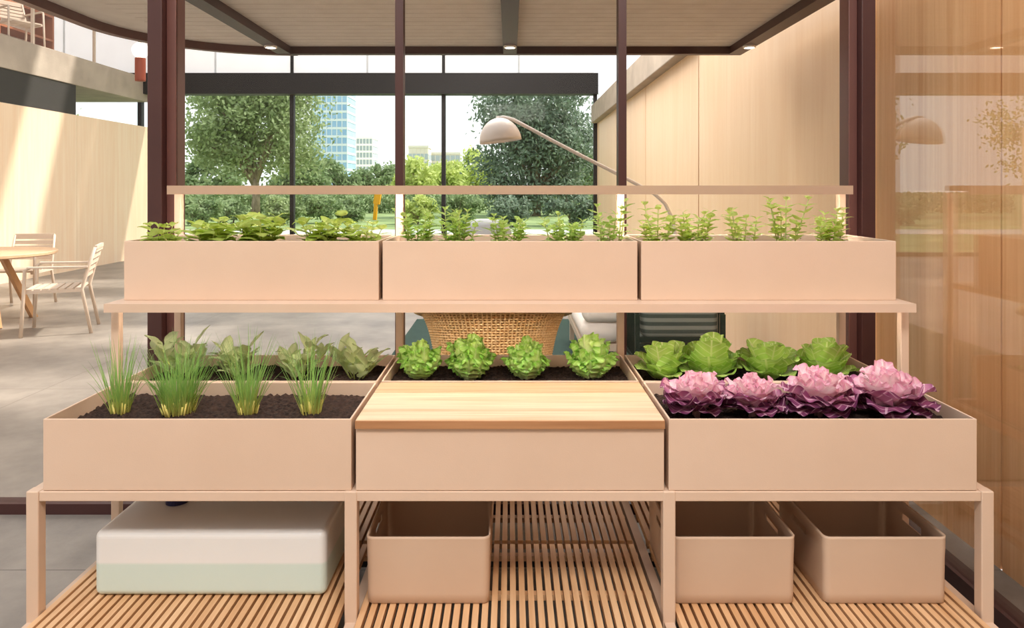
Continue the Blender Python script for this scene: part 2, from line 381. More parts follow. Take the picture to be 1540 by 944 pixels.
# glass partition (front)
pt = thing('window_1', 'maroon framed glass partition behind the plant rack', None, (0, YP, 0), None, 'structure')
MB().box(-1.528, -1.466, YP-.02, YP+.13, 0, 2.6).build('post', MT['maroon'], pt, bevel=.003)
MB().box(-1.466, -1.425, YP+.02, YP+.11, 0, 2.6).build('post', MT['maroon2'], pt, bevel=.003)
MB().box(1.445, 1.482, YP+.02, YP+.11, 0, 2.6).build('post', MT['maroon2'], pt, bevel=.003)
MB().box(1.482, 1.54, YP-.02, YP+.13, 0, 2.6).build('post', MT['maroon'], pt, bevel=.003)
for x in (-.47, .477): MB().box(x-.017, x+.017, YP, YP+.06, .045, 2.6).build('mullion', MT['maroon'], pt)
MB().box(-4.6, -1.528, YP, YP+.07, 0, .045).build('bottom_rail', MT['maroon'], pt)
MB().box(-1.425, 1.445, YP, YP+.07, 0, .045).build('bottom_rail', MT['maroon'], pt)
MB().box(-4.6, 1.54, YP, YP+.1, 2.6, 2.7).build('top_rail', MT['maroon'], pt)
for x0, x1 in ((-4.6, -1.528), (-1.425, -.487), (-.453, .46), (.494, 1.445)):
    MB().box(x0, x1, YP+.025, YP+.035, .045, 2.6).build('pane', MT['glass'], pt)
sg = thing('window_2', 'clear glass side screen in front of the right oak wall', None, (1.56, 1, 0), None, 'structure')
MB().box(1.545, 1.555, -2, YP-.02, .06, 2.6).build('pane', MT['glass_side'], sg)
MB().box(1.53, 1.6, -2, YP-.02, 0, .06).build('bottom_rail', MT['maroon'], sg)
MB().box(1.53, 1.6, -2, YP-.02, 2.6, 2.7).build('top_rail', MT['maroon'], sg)

# canopy ceiling
poly = [(1.57, 3.26), (1.57, 4.98), (-1.45, 4.98)]
for k in range(1, 13):
    q = PI/2+(PI/2)*k/12
    poly.append((-1.45+.93*math.cos(q), 4.1+.88*math.sin(q)))
poly += [(-2.38, 3.26)]
cn = MB().prism(poly, 2.34, 2.44).build('ceiling', MT['fabric_ceiling']); struct(cn, 'beige panelled canopy ceiling with maroon beams behind the glass', 'ceiling')
for x in (-1.525, 0, 1.525): MB().box(x-.045, x+.045, 3.26, 4.93, 2.29, 2.345).build('beam', MT['maroon'], cn)
MB().box(-1.48, 1.57, 4.93, 4.985, 2.29, 2.45).build('edge_beam', MT['maroon'], cn)
b = MB(); ep = [Vector((x, y, 2.37)) for x, y in poly[2:]]
for a, c in zip(ep[:-1], ep[1:]): b.bar(a, c, .05, .16)
b.build('curved_edge', MT['maroon2'], cn)
b = MB()
for k in range(15): b.box(-2.1, 1.5, 3.4+k*.1-.002, 3.4+k*.1+.002, 2.339, 2.341)
b.build('panel_joint', MT['ceiling_joint'], cn)
for x, lb in ((-1.525, 'small round downlight in the left maroon ceiling beam'), (0, 'small round downlight in the middle maroon ceiling beam'), (1.525, 'small round downlight in the right maroon ceiling beam')):
    t = thing('downlight', lb, 'downlight', (x, 4.66, 2.277), 'downlights in the canopy beams')
    MB().lathe([(.032, 2.277), (.04, 2.279), (.04, 2.29)], (x, 4.66, 0), 24, cap=False).build('trim_ring', MT['white'], t, smooth=True)
    MB().lathe([(.001, 2.283), (.033, 2.283), (.033, 2.29)], (x, 4.66, 0), 24, cap=False).build('lens', MT['spot'], t)

# ------------------------------------------------------------------ plant rack
rk = thing('plant_rack', 'long beige metal tiered plant rack with slatted bottom shelf and upper shelf', 'plant rack', (0, 2.44, 0))
LX = [-1.33, -.4435, .4435, 1.33]; h = .0175; hr = .014
YR0, YR1 = 2.925, 2.953
for x in LX: MB().box(x-h, x+h, 2.035, 2.07, 0, .538).build('leg', MT['beige'], rk, bevel=.003)
for x in LX: MB().box(x-hr, x+hr, YR0, YR1, 0, 1.366).build('rear_post', MT['beige'], rk, bevel=.003)
for x in (LX[0], LX[3]): MB().box(x-hr, x+hr, 2.462, 2.49, 0, .978).build('middle_post', MT['beige'], rk, bevel=.003)
MB().box(-1.312, 1.312, 2.037, 2.067, .51, .537).build('front_rail', MT['beige'], rk, bevel=.002)
MB().box(-1.312, 1.312, YR0, YR1, .51, .537).build('rear_rail', MT['beige'], rk, bevel=.002)
for x in LX: MB().box(x-.014, x+.014, 2.07, YR0, .51, .537).build('side_rail', MT['beige'], rk)
for x in LX: MB().box(x-.014, x+.014, 1.93, YR0, .145, .174).build('bottom_side_rail', MT['beige'], rk)
for y in (1.94, 2.94): MB().box(-1.312, 1.312, y-.014, y+.014, .145, .174).build('bottom_rail', MT['beige'], rk)
tag(MB().box(-1.312, 1.312, 2.438, 2.472, .12, .15).build('middle_rail', MT['black'], rk), 'rail blackened to darken the gap between the slatted panels')  # black colour stands in for the dark gap between panels
for i in range(3):
    x0, x1 = LX[i]+.022, LX[i+1]-.022
    for y0, y1 in ((1.925, 2.443), (2.467, 2.915)):
        b = MB(); n = 32; pch = (x1-x0)/n
        for k in range(n): b.box(x0+k*pch, x0+k*pch+pch*.66, y0, y1, .174, .195)
        for yy in (y0+.03, (y0+y1)/2, y1-.03): b.box(x0, x1, yy-.012, yy+.012, .158, .175)
        b.build('slat_shelf', MT['slat'], rk)
b = MB(); b.box(-1.328, 1.328, 2.40, 2.965, .984, 1.004); b.box(-1.328, 1.328, 2.39, 2.40, .976, 1.004)
b.build('upper_shelf', MT['beige'], rk)
b = MB(); b.box(-1.328, 1.328, 2.84, 2.965, 1.372, 1.393); b.box(-1.328, 1.328, 2.83, 2.84, 1.359, 1.393)
b.build('light_bar', MT['bar'], rk)
MB().box(-1.28, 1.28, 2.845, 2.865, 1.367, 1.372).build('light_strip', MT['led_top'], rk)
MB().box(-1.28, 1.28, 2.44, 2.46, .980, .984).build('light_strip', MT['led'], rk)

W2, CXS = .861/2, [-.8735, 0, .8735]
def planter(cx, y0, y1, z0, z1, label):
    t = .006; x0, x1 = cx-W2, cx+W2
    b = MB()
    o = [(x0,y0),(x1,y0),(x1,y1),(x0,y1)]; i = [(x0+t,y0+t),(x1-t,y0+t),(x1-t,y1-t),(x0+t,y1-t)]
    vs = [(x,y,z0) for x,y in o]+[(x,y,z1) for x,y in o]+[(x,y,z1) for x,y in i]+[(x,y,z0+t) for x,y in i]
    fs = [(3,2,1,0)]
    for k in range(4):
        n = (k+1)%4
        fs += [(k,n,4+n,4+k),(4+k,4+n,8+n,8+k),(8+k,8+n,12+n,12+k)]
    fs.append((12,13,14,15))
    b.add(vs, fs)
    return tag(b.build('planter_box', MT['beige'], bevel=.002), label, 'planter', 'beige planter boxes on the rack')
def soil(cx, y0, y1, z0, zt, label, seed):
    x0, x1, y0, y1 = cx-W2+.008, cx+W2-.008, y0+.008, y1-.008
    nx, ny = 150, 64; vs = []; fs = []
    for j in range(ny+1):
        for i in range(nx+1):
            x = x0+(x1-x0)*i/nx; y = y0+(y1-y0)*j/ny
            z = zt+.008*noise.noise(Vector((x*9, y*9, seed)))+.009*abs(noise.noise(Vector((x*42, y*42, seed))))+.008*noise.noise(Vector((x*95, y*95, seed)))
            vs.append((x, y, z))
    for j in range(ny):
        for i in range(nx):
            a = j*(nx+1)+i; fs.append((a, a+1, a+nx+2, a+nx+1))
    b = MB().add(vs, fs)
    b.add([(x0,y0,z0),(x1,y0,z0),(x1,y1,z0),(x0,y1,z0),(x0,y0,zt-.02),(x1,y0,zt-.02),(x1,y1,zt-.02),(x0,y1,zt-.02)],
          [(0,3,2,1),(0,1,5,4),(1,2,6,5),(2,3,7,6),(3,0,4,7)])
    return tag(b.build('soil', MT['soil'], smooth=True), label, 'soil', None, 'stuff')
ZS = .694; ZU = 1.172
FR, BK, UP = (2.042, 2.434), (2.446, 2.832), (2.47, 2.82)
planter(CXS[0], *FR, .538, .738, 'beige metal planter box of chives at the front left of the rack')
planter(CXS[1], *FR, .538, .713, 'beige metal box closed by the wooden board, front middle of the rack')
planter(CXS[2], *FR, .538, .738, 'beige metal planter box holding the purple ornamental cabbages')
planter(CXS[0], *BK, .538, .738, 'beige metal planter box of grey green sage behind the chives')
planter(CXS[1], *BK, .538, .738, 'beige metal planter box of frilly lettuces behind the wooden board')
planter(CXS[2], *BK, .538, .738, 'beige metal planter box of smooth butterhead lettuces behind the purple cabbages')
planter(CXS[0], *UP, 1.004, 1.204, 'beige metal planter box of broad leaved basil on the upper shelf')
planter(CXS[1], *UP, 1.004, 1.204, 'beige metal planter box of mint, middle one on the upper shelf')
planter(CXS[2], *UP, 1.004, 1.204, 'beige metal planter box of tall herb sprigs, right end of the upper shelf')
soil(CXS[0], *FR, .545, ZS, 'dark loose soil around the chives', 1)
soil(CXS[2], *FR, .545, ZS, 'dark loose soil around the purple cabbages', 2)
soil(CXS[0], *BK, .545, ZS, 'dark soil around the sage plants', 3)
soil(CXS[1], *BK, .545, ZS, 'dark soil around the frilly lettuces', 4)
soil(CXS[2], *BK, .545, ZS, 'dark soil around the butterhead lettuces', 5)
soil(CXS[0], *UP, 1.011, ZU, 'dark soil around the basil', 6)
soil(CXS[1], *UP, 1.011, ZU, 'dark soil around the mint', 7)
soil(CXS[2], *UP, 1.011, ZU, 'dark soil around the tall herb sprigs', 8)
wb = thing('wooden_board', 'pale maple worktop board lying on the front middle box', 'board', (0, 2.24, .713))
MB().box(-W2, W2, 2.036, 2.31, .7135, .737).build('plank', MT['board'], wb, bevel=.002)
tag(MB().box(-W2, W2, 2.312, 2.434, .7135, .737).build('plank', MT['board_rear'], wb, bevel=.002), 'rear plank, darkened for the shadow line')
MB().box(-W2, W2, 2.032, 2.036, .7135, .735).build('edge_band', MT['board_edge'], wb)

# ------------------------------------------------------------------ bins & tank
def bin_mesh():
    w, d, r, hh = .354, .37, .035, .19
    def loop(ins, rr):
        a, c = w/2-ins, d/2-ins; pts = []
        corners = [((a-rr, c-rr), 0), ((-a+rr, c-rr), 90), ((-a+rr, -c+rr), 180), ((a-rr, -c+rr), 270)]
        side = {0: [(a, -.055), (a, .055)], 1: [], 2: [(-a, .055), (-a, -.055)], 3: []}
        for k, ((px, py), a0) in enumerate(corners):
            pts += [(p, 's') for p in side[k]]
            for i in range(7):
                q = math.radians(a0+90*i/6); pts.append(((px+rr*math.cos(q), py+rr*math.sin(q)), 'c'))
        return pts
    lv = [(0, .007, .016), (.003, .003, .018), (.03, .002, .02), (.134, .001, .02), (.157, 0, .02), (.185, 0, .02), (.192, -.001, .021)]
    vs = []; n = None
    for z, ins, rr in lv:
        lp = loop(ins, rr); n = len(lp); vs += [(p[0], p[1], z) for p, _ in lp]
    tags = [g for _, g in lp]; fs = []
    for i in range(len(lv)-1):
        for j in range(n):
            k = (j+1)%n
            if i == 3 and tags[j] == 's' and tags[k] == 's': continue
            fs.append((i*n+j, i*n+k, (i+1)*n+k, (i+1)*n+j))
    fs.append(tuple(reversed(range(n))))
    return MB().add(vs, fs)
p0 = bin_mesh().build('storage_bin', MT['beige_dark'], solid=.005)
for pl in p0.data.polygons: pl.use_smooth = True
for k, (x, y, lb) in enumerate((((-.41-.058)/2, 2.27, 'open beige plastic storage bin beside the bare slats, in the middle bay'),
                              ((.466+.813)/2, 2.27, 'open beige plastic storage bin, left of the two in the right bay'),
                              ((.896+1.25)/2, 2.27, 'open beige plastic storage bin, right of the two in the right bay'))):
    o = p0 if k == 0 else p0.copy()
    if k: C.objects.link(o)
    o.location = (x, y, .1955); tag(o, lb, 'storage bin', 'beige storage bins on the slats')
tk = thing('water_tank', 'low frosted white water tank with a mint tinted lower half on the slats', 'water tank', (-.87, 2.37, .1955))
MB().box(-1.21, -.535, 2.125, 2.62, .1955, .384).build('body', MT['tank'], tk, bevel=.02, seg=6, smooth=False)
MB().lathe([(.034, .382), (.034, .398), (.03, .402), (.001, .403)], (-1.06, 2.33, 0), 28).build('filler_cap', MT['navy'], tk)

# ------------------------------------------------------------------ plants
def chive(px, nb, hh, spread, seed, label, Y=2.23):
    R = random.Random(seed); x = PX(px, Y)
    t = thing('chive_clump', label, 'chives', (x, Y, ZS-.004), 'chive clumps in the front left planter')
    b = MB()
    for k in range(nb):
        az = R.uniform(0, 2*PI); r = spread*math.sqrt(R.random())
        L = hh*R.uniform(.5, 1.15); out = R.random()**.9
        e0 = PI/2-.44*out; e1 = e0-R.uniform(0, .42)
        if R.random() < .13: e1 -= R.uniform(.4, 1.5)
        b.leaf((x+r*math.cos(az), Y+r*math.sin(az)*.8, ZS-.01), az+R.uniform(-.9, .9), e0, e1, L, R.uniform(.0011, .0022), n=7, m=1, p=.35, q=.6, cup=.8, stem=.4, bp=1.5)
    b.build('blades', MT['chive'], t, smooth=True)
    b = MB()
    for k in range(nb//5):
        az = R.uniform(0, 2*PI); r = spread*math.sqrt(R.random())
        p = Vector((x+r*math.cos(az), Y+r*math.sin(az)*.8, ZS-.01))
        b.tube([p, p+Vector((.4*r*math.cos(az), .4*r*math.sin(az), .045*R.uniform(.7, 1.2)))], [.003, .0018], 5)
    b.build('stalk_base', MT['chive_base'], t, smooth=True)
chive(180, 88, .235, .026, 11, 'thin chive clump nearest the left end of its planter')
chive(268, 210, .24, .044, 12, 'densest chive clump with yellowed base, second from the left')
chive(372, 100, .25, .026, 13, 'upright chive clump, third from the left')
chive(468, 88, .24, .028, 14, 'sparse splayed chive clump nearest the wooden board')

def sage(px, seed, label, Y=2.64):
    R = random.Random(seed); x = PX(px, Y)
    t = thing('sage_plant', label, 'sage', (x, Y, ZS-.004), 'sage plants behind the chives')
    st, lf = MB(), MB()
    for s_ in range(6):
        az = 2*PI*s_/6+R.uniform(-.4, .4); ln = R.uniform(.15, .9); hh = R.uniform(.07, .14)
        p = Vector((x+.015*math.cos(az), Y+.015*math.sin(az), ZS-.008)); d = Vector((math.cos(az)*ln, math.sin(az)*ln*.6, 1)).normalized()
        st.tube([p, p+d*hh*.5, p+d*hh], [.003, .0026, .002], 5)
        for k in range(7):
            q = p+d*hh*(.25+.75*k/6); a2 = az+k*PI*.62+R.uniform(-.4, .4)
            lf.leaf(q, a2, R.uniform(.6, 1.2), R.uniform(-.1, .95), R.uniform(.06, .095), R.uniform(.015, .021), n=7, m=2, p=.9, q=.6, cup=.3, ruf=.08, rf=9, ph=R.uniform(0, 6), stem=.06, rnd=.35)
    lf.build('leaves', MT['sage'], t, smooth=True); st.build('stems', MT['stem'], t, smooth=True)
for px, sd, lb in ((272, 21, 'sage plant at the left end, behind the densest chives'), (356, 22, 'sage plant behind the third chive clump'),
                   (448, 23, 'sage plant behind the fourth chive clump'), (536, 24, 'sage plant beside the frilly lettuce planter')):
    sage(px, sd, lb)

def rosette(R, c, rings, prof, rnd=.5, n=13, m=6, zmin=None):
    b = MB()
    for (cnt, r0, e0, e1, L, W, cup, ruf, rf) in rings:
        off = R.uniform(0, 6)
        for k in range(cnt):
            az = off+2*PI*k/cnt+R.uniform(-.2, .2)
            b.leaf((c[0]+r0*math.cos(az), c[1]+r0*math.sin(az), c[2]), az, e0+R.uniform(-.1, .1), e1+R.uniform(-.15, .15), L*R.uniform(.88, 1.12), W*R.uniform(.9, 1.1),
                   n=n, m=m, p=prof[0], q=prof[1], cup=cup, ruf=ruf, rf=rf, ph=R.uniform(0, 6), stem=prof[2], tip=prof[3], rnd=rnd, zmin=zmin)
    return b
def frilly(px, seed, label, sc=1, Y=2.64):
    R = random.Random(seed); x = PX(px, Y); c = (x, Y, ZS-.002)
    t = thing('frilly_lettuce', label, 'lettuce', (x, Y, ZS-.004), 'frilly lettuces behind the wooden board')
    rosette(R, c, [(9, .012, .5, 1.2, .115*sc, .038*sc, .4, .36, 10), (9, .012, .9, 1.5, .13*sc, .038*sc, .5, .36, 10)], (1.4, .45, .3, .65), .45, n=28, m=6).build('outer_leaves', MT['frill'], t, smooth=True, sub=1)
    rosette(R, c, [(8, .01, 1.1, 1.75, .145*sc, .034*sc, .55, .36, 10), (6, .006, 1.3, 2.1, .145*sc, .03*sc, .6, .36, 10)], (1.4, .45, .3, .65), .45, n=28, m=6).build('heart', MT['frill_in'], t, smooth=True, sub=1)
for px, sd, lb, sc in ((632, 31, 'frilly green lettuce nearest the sage', .95), (708, 32, 'frilly green lettuce, second from the sage', 1.06),
                   (792, 33, 'frilly green lettuce, third from the sage', 1.0), (888, 34, 'frilly green lettuce nearest the butterhead lettuces', 1.06)):
    frilly(px, sd, lb, sc)
def butter(px, seed, label, sc=1, Y=2.64):
    R = random.Random(seed); x = PX(px, Y); c = (x, Y, ZS-.002)
    t = thing('butterhead_lettuce', label, 'lettuce', (x, Y, ZS-.004), 'butterhead lettuces behind the purple cabbages')
    rosette(R, c, [(5, .014, .75, .1, .115*sc, .06*sc, .22, .09, 2), (5, .012, 1.0, .5, .135*sc, .066*sc, .3, .09, 2)], (1.05, .36, .25, .8), .42).build('outer_leaves', MT['butter'], t, smooth=True, sub=1)
    rosette(R, c, [(5, .01, 1.15, 1.0, .15*sc, .06*sc, .4, .09, 2), (4, .006, 1.3, 1.4, .145*sc, .05*sc, .5, .09, 2), (3, .004, 1.45, 1.8, .125*sc, .04*sc, .6, .09, 2)], (1.05, .36, .3, .8), .42).build('inner_leaves', MT['butter_in'], t, smooth=True, sub=1)
for px, sd, lb, sc in ((998, 41, 'smooth butterhead lettuce nearest the frilly lettuces', .92), (1068, 42, 'tallest smooth butterhead lettuce, second from the left', 1.08),
                   (1155, 43, 'smooth butterhead lettuce, third from the left', .97), (1238, 44, 'smooth butterhead lettuce nearest the right end', .97)):
    butter(px, sd, lb, sc)
def kale(px, seed, label, sc=1, Y=2.21):
    R = random.Random(seed); x = PX(px, Y); c = (x, Y, ZS+.022)
    t = thing('ornamental_cabbage', label, 'cabbage', (x, Y, ZS-.004), 'purple ornamental cabbages in the front right planter')
    MB().tube([(x, Y, ZS-.008), (x+.003, Y, ZS+.01), (x, Y, ZS+.03)], [.013, .012, .018], 10).build('stalk', MT['stalk'], t, smooth=True)
    rosette(R, c, [(5, .012, .35, -.3, .105*sc, .068*sc, .2, .15, 2.6), (5, .012, .65, -.1, .125*sc, .074*sc, .25, .16, 2.6)], (1.0, .38, .3, .76), .5, 16, 7, ZS+.008).build('outer_leaves', MT['kale_out'], t, smooth=True, sub=1)
    rosette(R, c, [(5, .01, .88, .1, .135*sc, .07*sc, .25, .17, 3)], (1.02, .38, .3, .76), .5, 16, 7).build('middle_leaves', MT['kale_mid'], t, smooth=True, sub=1)
    rosette(R, c, [(6, .008, 1.08, .45, .138*sc, .048*sc, .3, .22, 4.5), (6, .006, 1.25, .8, .134*sc, .04*sc, .4, .28, 6), (5, .004, 1.42, 1.4, .128*sc, .03*sc, .5, .32, 6)], (1.12, .42, .3, .7), .45, 20, 6).build('heart', MT['kale_in'], t, smooth=True, sub=1)
for px, sd, lb, sc in ((1046, 51, 'purple ornamental cabbage nearest the wooden board', .84), (1131, 52, 'smallest purple ornamental cabbage, second from the left', .8),
                   (1230, 53, 'purple ornamental cabbage, third from the left', .95), (1335, 54, 'dark purple ornamental cabbage at the right end of its planter', .98)):
    kale(px, sd, lb, sc)
def herb(name, label, cat, group, px, seed, stems, hh, pairs, L, W, mat, spread=.03, droop=.5, lean=.35, start=.35, Y=2.62, pq=(.8, .9)):
    R = random.Random(seed); x = PX(px, Y)
    t = thing(name, label, cat, (x, Y, ZU-.004), group)
    st, lf = MB(), MB()
    for s_ in range(stems):
        az = 2*PI*s_/stems+R.uniform(-.5, .5); r = spread*R.uniform(.2, 1); ln = lean*R.uniform(.2, 1)
        p = Vector((x+r*math.cos(az), Y+r*math.sin(az), ZU-.01)); H = hh*R.uniform(.6, 1.1)
        d = Vector((math.cos(az)*ln, math.sin(az)*ln*.7, 1)).normalized()
        st.tube([p, p+d*H*.5, p+d*H], [.0024, .002, .0014], 5)
        for k in range(pairs):
            f = start+(1-start)*k/max(1, pairs-1); q = p+d*H*f; sc = 1.0 if k < pairs-1 else .7
            a0 = k*PI/2+s_+R.uniform(-.3, .3)
            for g in (0, PI):
                lf.leaf(q, a0+g, R.uniform(.2, .7)+(.5 if k == pairs-1 else 0), R.uniform(-.2, .4)-droop*R.random(), L*sc*R.uniform(.75, 1.2), W*sc*R.uniform(.8, 1.15), n=6, m=2, p=pq[0], q=pq[1], cup=R.uniform(-.3, .4), ruf=.04, rf=6, ph=R.uniform(0, 6), stem=.08, rnd=.3)
    lf.build('leaves', mat, t, smooth=True); st.build('stems', MT['stem'], t, smooth=True)
G = 'basil plants on the upper shelf'
for px, sd, stn, hh, sc, lb in ((243, 61, 7, .08, .75, 'small low basil plant at the left end of the upper shelf'), (320, 62, 9, .11, 1.0, 'bushy basil plant, second from the left end'),
                       (393, 63, 9, .125, 1.05, 'tallest bushy basil plant in the middle of its planter'), (483, 64, 8, .12, 1.0, 'loose basil plant, fourth from the left end'),
                       (549, 65, 6, .1, .8, 'small basil plant nearest the mint planter')):
    herb('basil_plant', lb, 'basil', G, px, sd, stn, hh, 4, .07*sc, .028*sc, MT['basil'], .05, 1.0, .6, .3, pq=(.75, .6))
G = 'mint plants on the upper shelf'
for px, sd, stn, hh, lb in ((628, 71, 10, .125, 'mint plant nearest the basil planter'), (690, 72, 10, .13, 'mint plant, second from the basil'),
                       (765, 73, 9, .12, 'mint plant in the middle of the upper shelf'), (850, 74, 11, .125, 'mint plant, fourth from the basil'),
                       (917, 75, 7, .17, 'tallest mint plant, nearest the herb sprigs')):
    herb('mint_plant', lb, 'mint', G, px, sd, stn, hh, 7, .042, .0125, MT['mint'], .055, .4, .35, .2)
G = 'herb sprigs on the upper shelf'
for px, sd, stn, hh, lb in ((988, 81, 6, .15, 'herb sprig plant nearest the mint planter'), (1046, 82, 8, .125, 'bushy low herb sprig plant, second from the mint'),
                       (1117, 83, 5, .135, 'sparse herb sprig plant with few stems'), (1180, 84, 6, .175, 'tallest herb sprig plant'),
                       (1248, 85, 7, .135, 'herb sprig plant nearest the right end of the upper shelf')):
    herb('herb_sprig', lb, 'herb', G, px, sd, stn, hh, 7, .044, .0155, MT['oreg'], .042, .4, .4, .2)

# ------------------------------------------------------------------ lounge furniture behind the glass
tag(MB().box(-.98, 1.2, 3.45, 7.7, 0.0005, .012).build('rug', MT['rug'], bevel=.003), 'dark green rug on the floor behind the glass', 'rug')
Yl = 5.66
al = thing('arc_floor_lamp', 'off white arc floor lamp with a dome shade behind the glass', 'floor lamp', (1.3, Yl, 0))
pts = [(1016, 420), (1016, 355), (1011, 328), (1000, 306), (985, 292), (965, 281), (930, 262), (880, 237), (830, 211), (795, 192), (772, 180), (757, 176), (750, 178)]
pl = [Vector((PX(a, Yl), Yl, PZ(c, Yl))) for a, c in pts]
MB().tube([Vector((pl[0].x, Yl, .03))]+pl, .014, 10).build('arm', MT['lamp'], al, smooth=True)
MB().lathe([(.17, .0125), (.17, .03), (.16, .036), (.012, .04)], (pl[0].x, Yl, 0), 36).build('base', MT['lamp'], al)
rot = Matrix.Rotation(-.12, 3, 'Y')
prof = [(.163*math.cos(q), .185*math.sin(q)) for q in [PI/2*k/12 for k in range(12)]]+[(.012, .185), (.012, .2)]
MB().lathe(prof, (PX(753, Yl), Yl, PZ(213, Yl)), 40, rot, cap=False).build('shade', MT['lamp'], al, smooth=True, solid=.004)
MB().lathe([(.001, -.02), (.03, -.01), (.04, .02), (.03, .05), (.001, .06)], (PX(753, Yl), Yl, PZ(205, Yl)), 20, cap=False).build('bulb', MT['globe'], al, smooth=True)
rc = thing('rattan_chair', 'honey rattan tub chair seen from behind on the green rug', 'chair', (0, 0, 0))
def rim(a, f):
    q = math.radians(a); e = abs(a-270)/105
    zt = .80-.1*e**2; zb = .16
    r = .215+.08*math.sin(f*PI*.55)+.07*f**6
    return Vector((r*math.cos(q)*1.06, r*math.sin(q), zb+(zt-zb)*f))
A = [165+210*k/60 for k in range(61)]
b = MB(); vs = []; fs = []
for i, a in enumerate(A):
    for j in range(17): vs.append(rim(a, j/16))
for i in range(60):
    for j in range(16): fs.append((i*17+j, (i+1)*17+j, (i+1)*17+j+1, i*17+j+1))
b.add(vs, fs).build('shell', MT['wicker_in'], rc, smooth=True)
b = MB()
for j in range(46):
    f = .02+.96*j/45; pp = []
    for k in range(181):
        a = 165+210*k/180; p = rim(a, f); d = Vector((math.cos(math.radians(a)), math.sin(math.radians(a)), 0))
        pp.append(p+d*(.006+.005*math.sin(k*PI/2+j*PI)))
    b.tube(pp, .0048, 4)
b.build('weave', MT['wicker'], rc, smooth=True)
b = MB()
for k in range(0, 61):
    a = A[k]; d = Vector((math.cos(math.radians(a)), math.sin(math.radians(a)), 0))
    b.tube([rim(a, f/10)+d*.007 for f in range(11)], .0048, 5)
b.build('ribs', MT['wicker'], rc, smooth=True)
MB().tube([rim(a, 1)+Vector((math.cos(math.radians(a)), math.sin(math.radians(a)), 0))*.014 for a in A], .03, 10).build('top_rim', MT['wicker'], rc, smooth=True)
MB().lathe([(.001, .33), (.17, .33), (.2, .36), (.2, .41), (.17, .44), (.001, .445)], (0, 0, 0), 32).build('seat_cushion', MT['whitefab'], rc, smooth=True)
MB().lathe([(.19, .15), (.2, .16), (.21, .3), (.2, .33)], (0, 0, 0), 32).build('seat_base', MT['wicker'], rc, smooth=True)
for sx in (-1, 1):
    for sy in (-1, 1): MB().tube([(sx*.14, sy*.14, .18), (sx*.17, sy*.17, 0)], [.02, .015], 8).build('leg', MT['wicker'], rc, smooth=True)
rc.location = (-.09, 3.9, .0125)
gc = thing('lounge_chair', 'dark green low lounge chair with grey striped cushions near the oak wall', 'chair', (1.14, 5.2, .012))
x0, x1, y0, y1 = .86, 1.44, 4.95, 5.55; z = .012
for x in (x0, x1):
    for y in (y0, y1): MB().box(x-.015, x+.015, y-.015, y+.015, z, z+.52).build('leg', MT['green_metal'], gc)
b = MB(); b.box(x0, x1, y0-.012, y0+.012, .36, .38); b.box(x0, x1, y0-.012, y0+.012, .2, .225)
for k in range(5): b.box(x0, x1, y0-.006, y0+.006, .235+k*.027, .251+k*.027)
b.build('back_slats', MT['green_metal'], gc)
for x in (x0, x1):
    b = MB(); b.box(x-.012, x+.012, y0, y1, .53, .555); b.box(x-.012, x+.012, y0, y1, .2, .225)
    for k in range(10): b.box(x-.006, x+.006, y0+.04+k*.055, y0+.05+k*.055, .22, .535)
    b.build('side_lattice', MT['green_metal'], gc)
MB().box(x0+.02, x1-.02, y0+.02, y1, .225, .36).build('seat_cushion', MT['cushion'], gc, bevel=.04, seg=4, smooth=True)
MB().box(x0+.03, x1-.03, y0-.02, y0+.16, .36, .6).build('back_cushion', MT['cushion'], gc, bevel=.06, seg=5, smooth=True)
db = thing('white_daybed', 'white upholstered daybed between the rattan chair and lounge chair', 'daybed', (.68, 5.9, .012))
MB().box(.52, .82, 5.3, 6.7, .25, .42).build('mattress', MT['whitefab'], db, bevel=.08, seg=6, smooth=True)
MB().box(.53, .81, 5.28, 5.48, .41, .53).build('bolster', MT['whitefab'], db, bevel=.055, seg=6, smooth=True)
MB().box(.53, .81, 5.32, 6.68, .2, .25).build('frame', MT['furn'], db)
for x in (.56, .78):
    for y in (5.36, 6.62): MB().box(x-.02, x+.02, y-.02, y+.02, .012, .2).build('leg', MT['furn'], db)
hc = thing('high_back_chair', 'grey blue high back armchair near the far window', 'chair', (PX(732, 9.5), 9.5, 0))
X0 = hc.location.x
b = MB(); vs = []; fs = []
for i in range(17):
    q = PI+PI*i/16
    for j in range(9):
        f = j/8; e = abs(i-8)/8
        zt = 1.0-.35*e**3; rr = .3+.04*f
        vs.append((X0+rr*math.cos(q), 9.5+rr*math.sin(q)*.9-.06*f, .35+(zt-.35)*f))
for i in range(16):
    for j in range(8): fs.append((i*9+j, (i+1)*9+j, (i+1)*9+j+1, i*9+j+1))
b.add(vs, fs).build('shell', MT['greyblue'], hc, smooth=True, solid=.04)
MB().box(X0-.28, X0+.28, 9.25, 9.8, .35, .47).build('seat_cushion', MT['greyblue'], hc, bevel=.04, seg=4, smooth=True)
for sx in (-1, 1):
    for sy in (-1, 1): MB().tube([(X0+sx*.18, 9.5+sy*.18, .36), (X0+sx*.24, 9.5+sy*.24, 0)], [.018, .012], 8).build('leg', MT['black'], hc)
TX, TY = -5.45, 7.5
tb = thing('round_table', 'round oak topped dining table on splayed oak legs at the left', 'table', (TX, TY, 0))
MB().lathe([(.001, .695), (.68, .695), (.7, .705), (.7, .728), (.69, .735), (.001, .735)], (TX, TY, 0), 64).build('tabletop', MT['tabletop'], tb)
for k in range(4):
    q = PI/4+k*PI/2+.1; d = Vector((math.cos(q), math.sin(q), 0)); c = Vector((TX, TY, 0))
    MB().bar(c+d*.5, c+d*.2+Vector((0, 0, .696)), .12, .05, up=d).build('leg', MT['wood_leg'], tb)
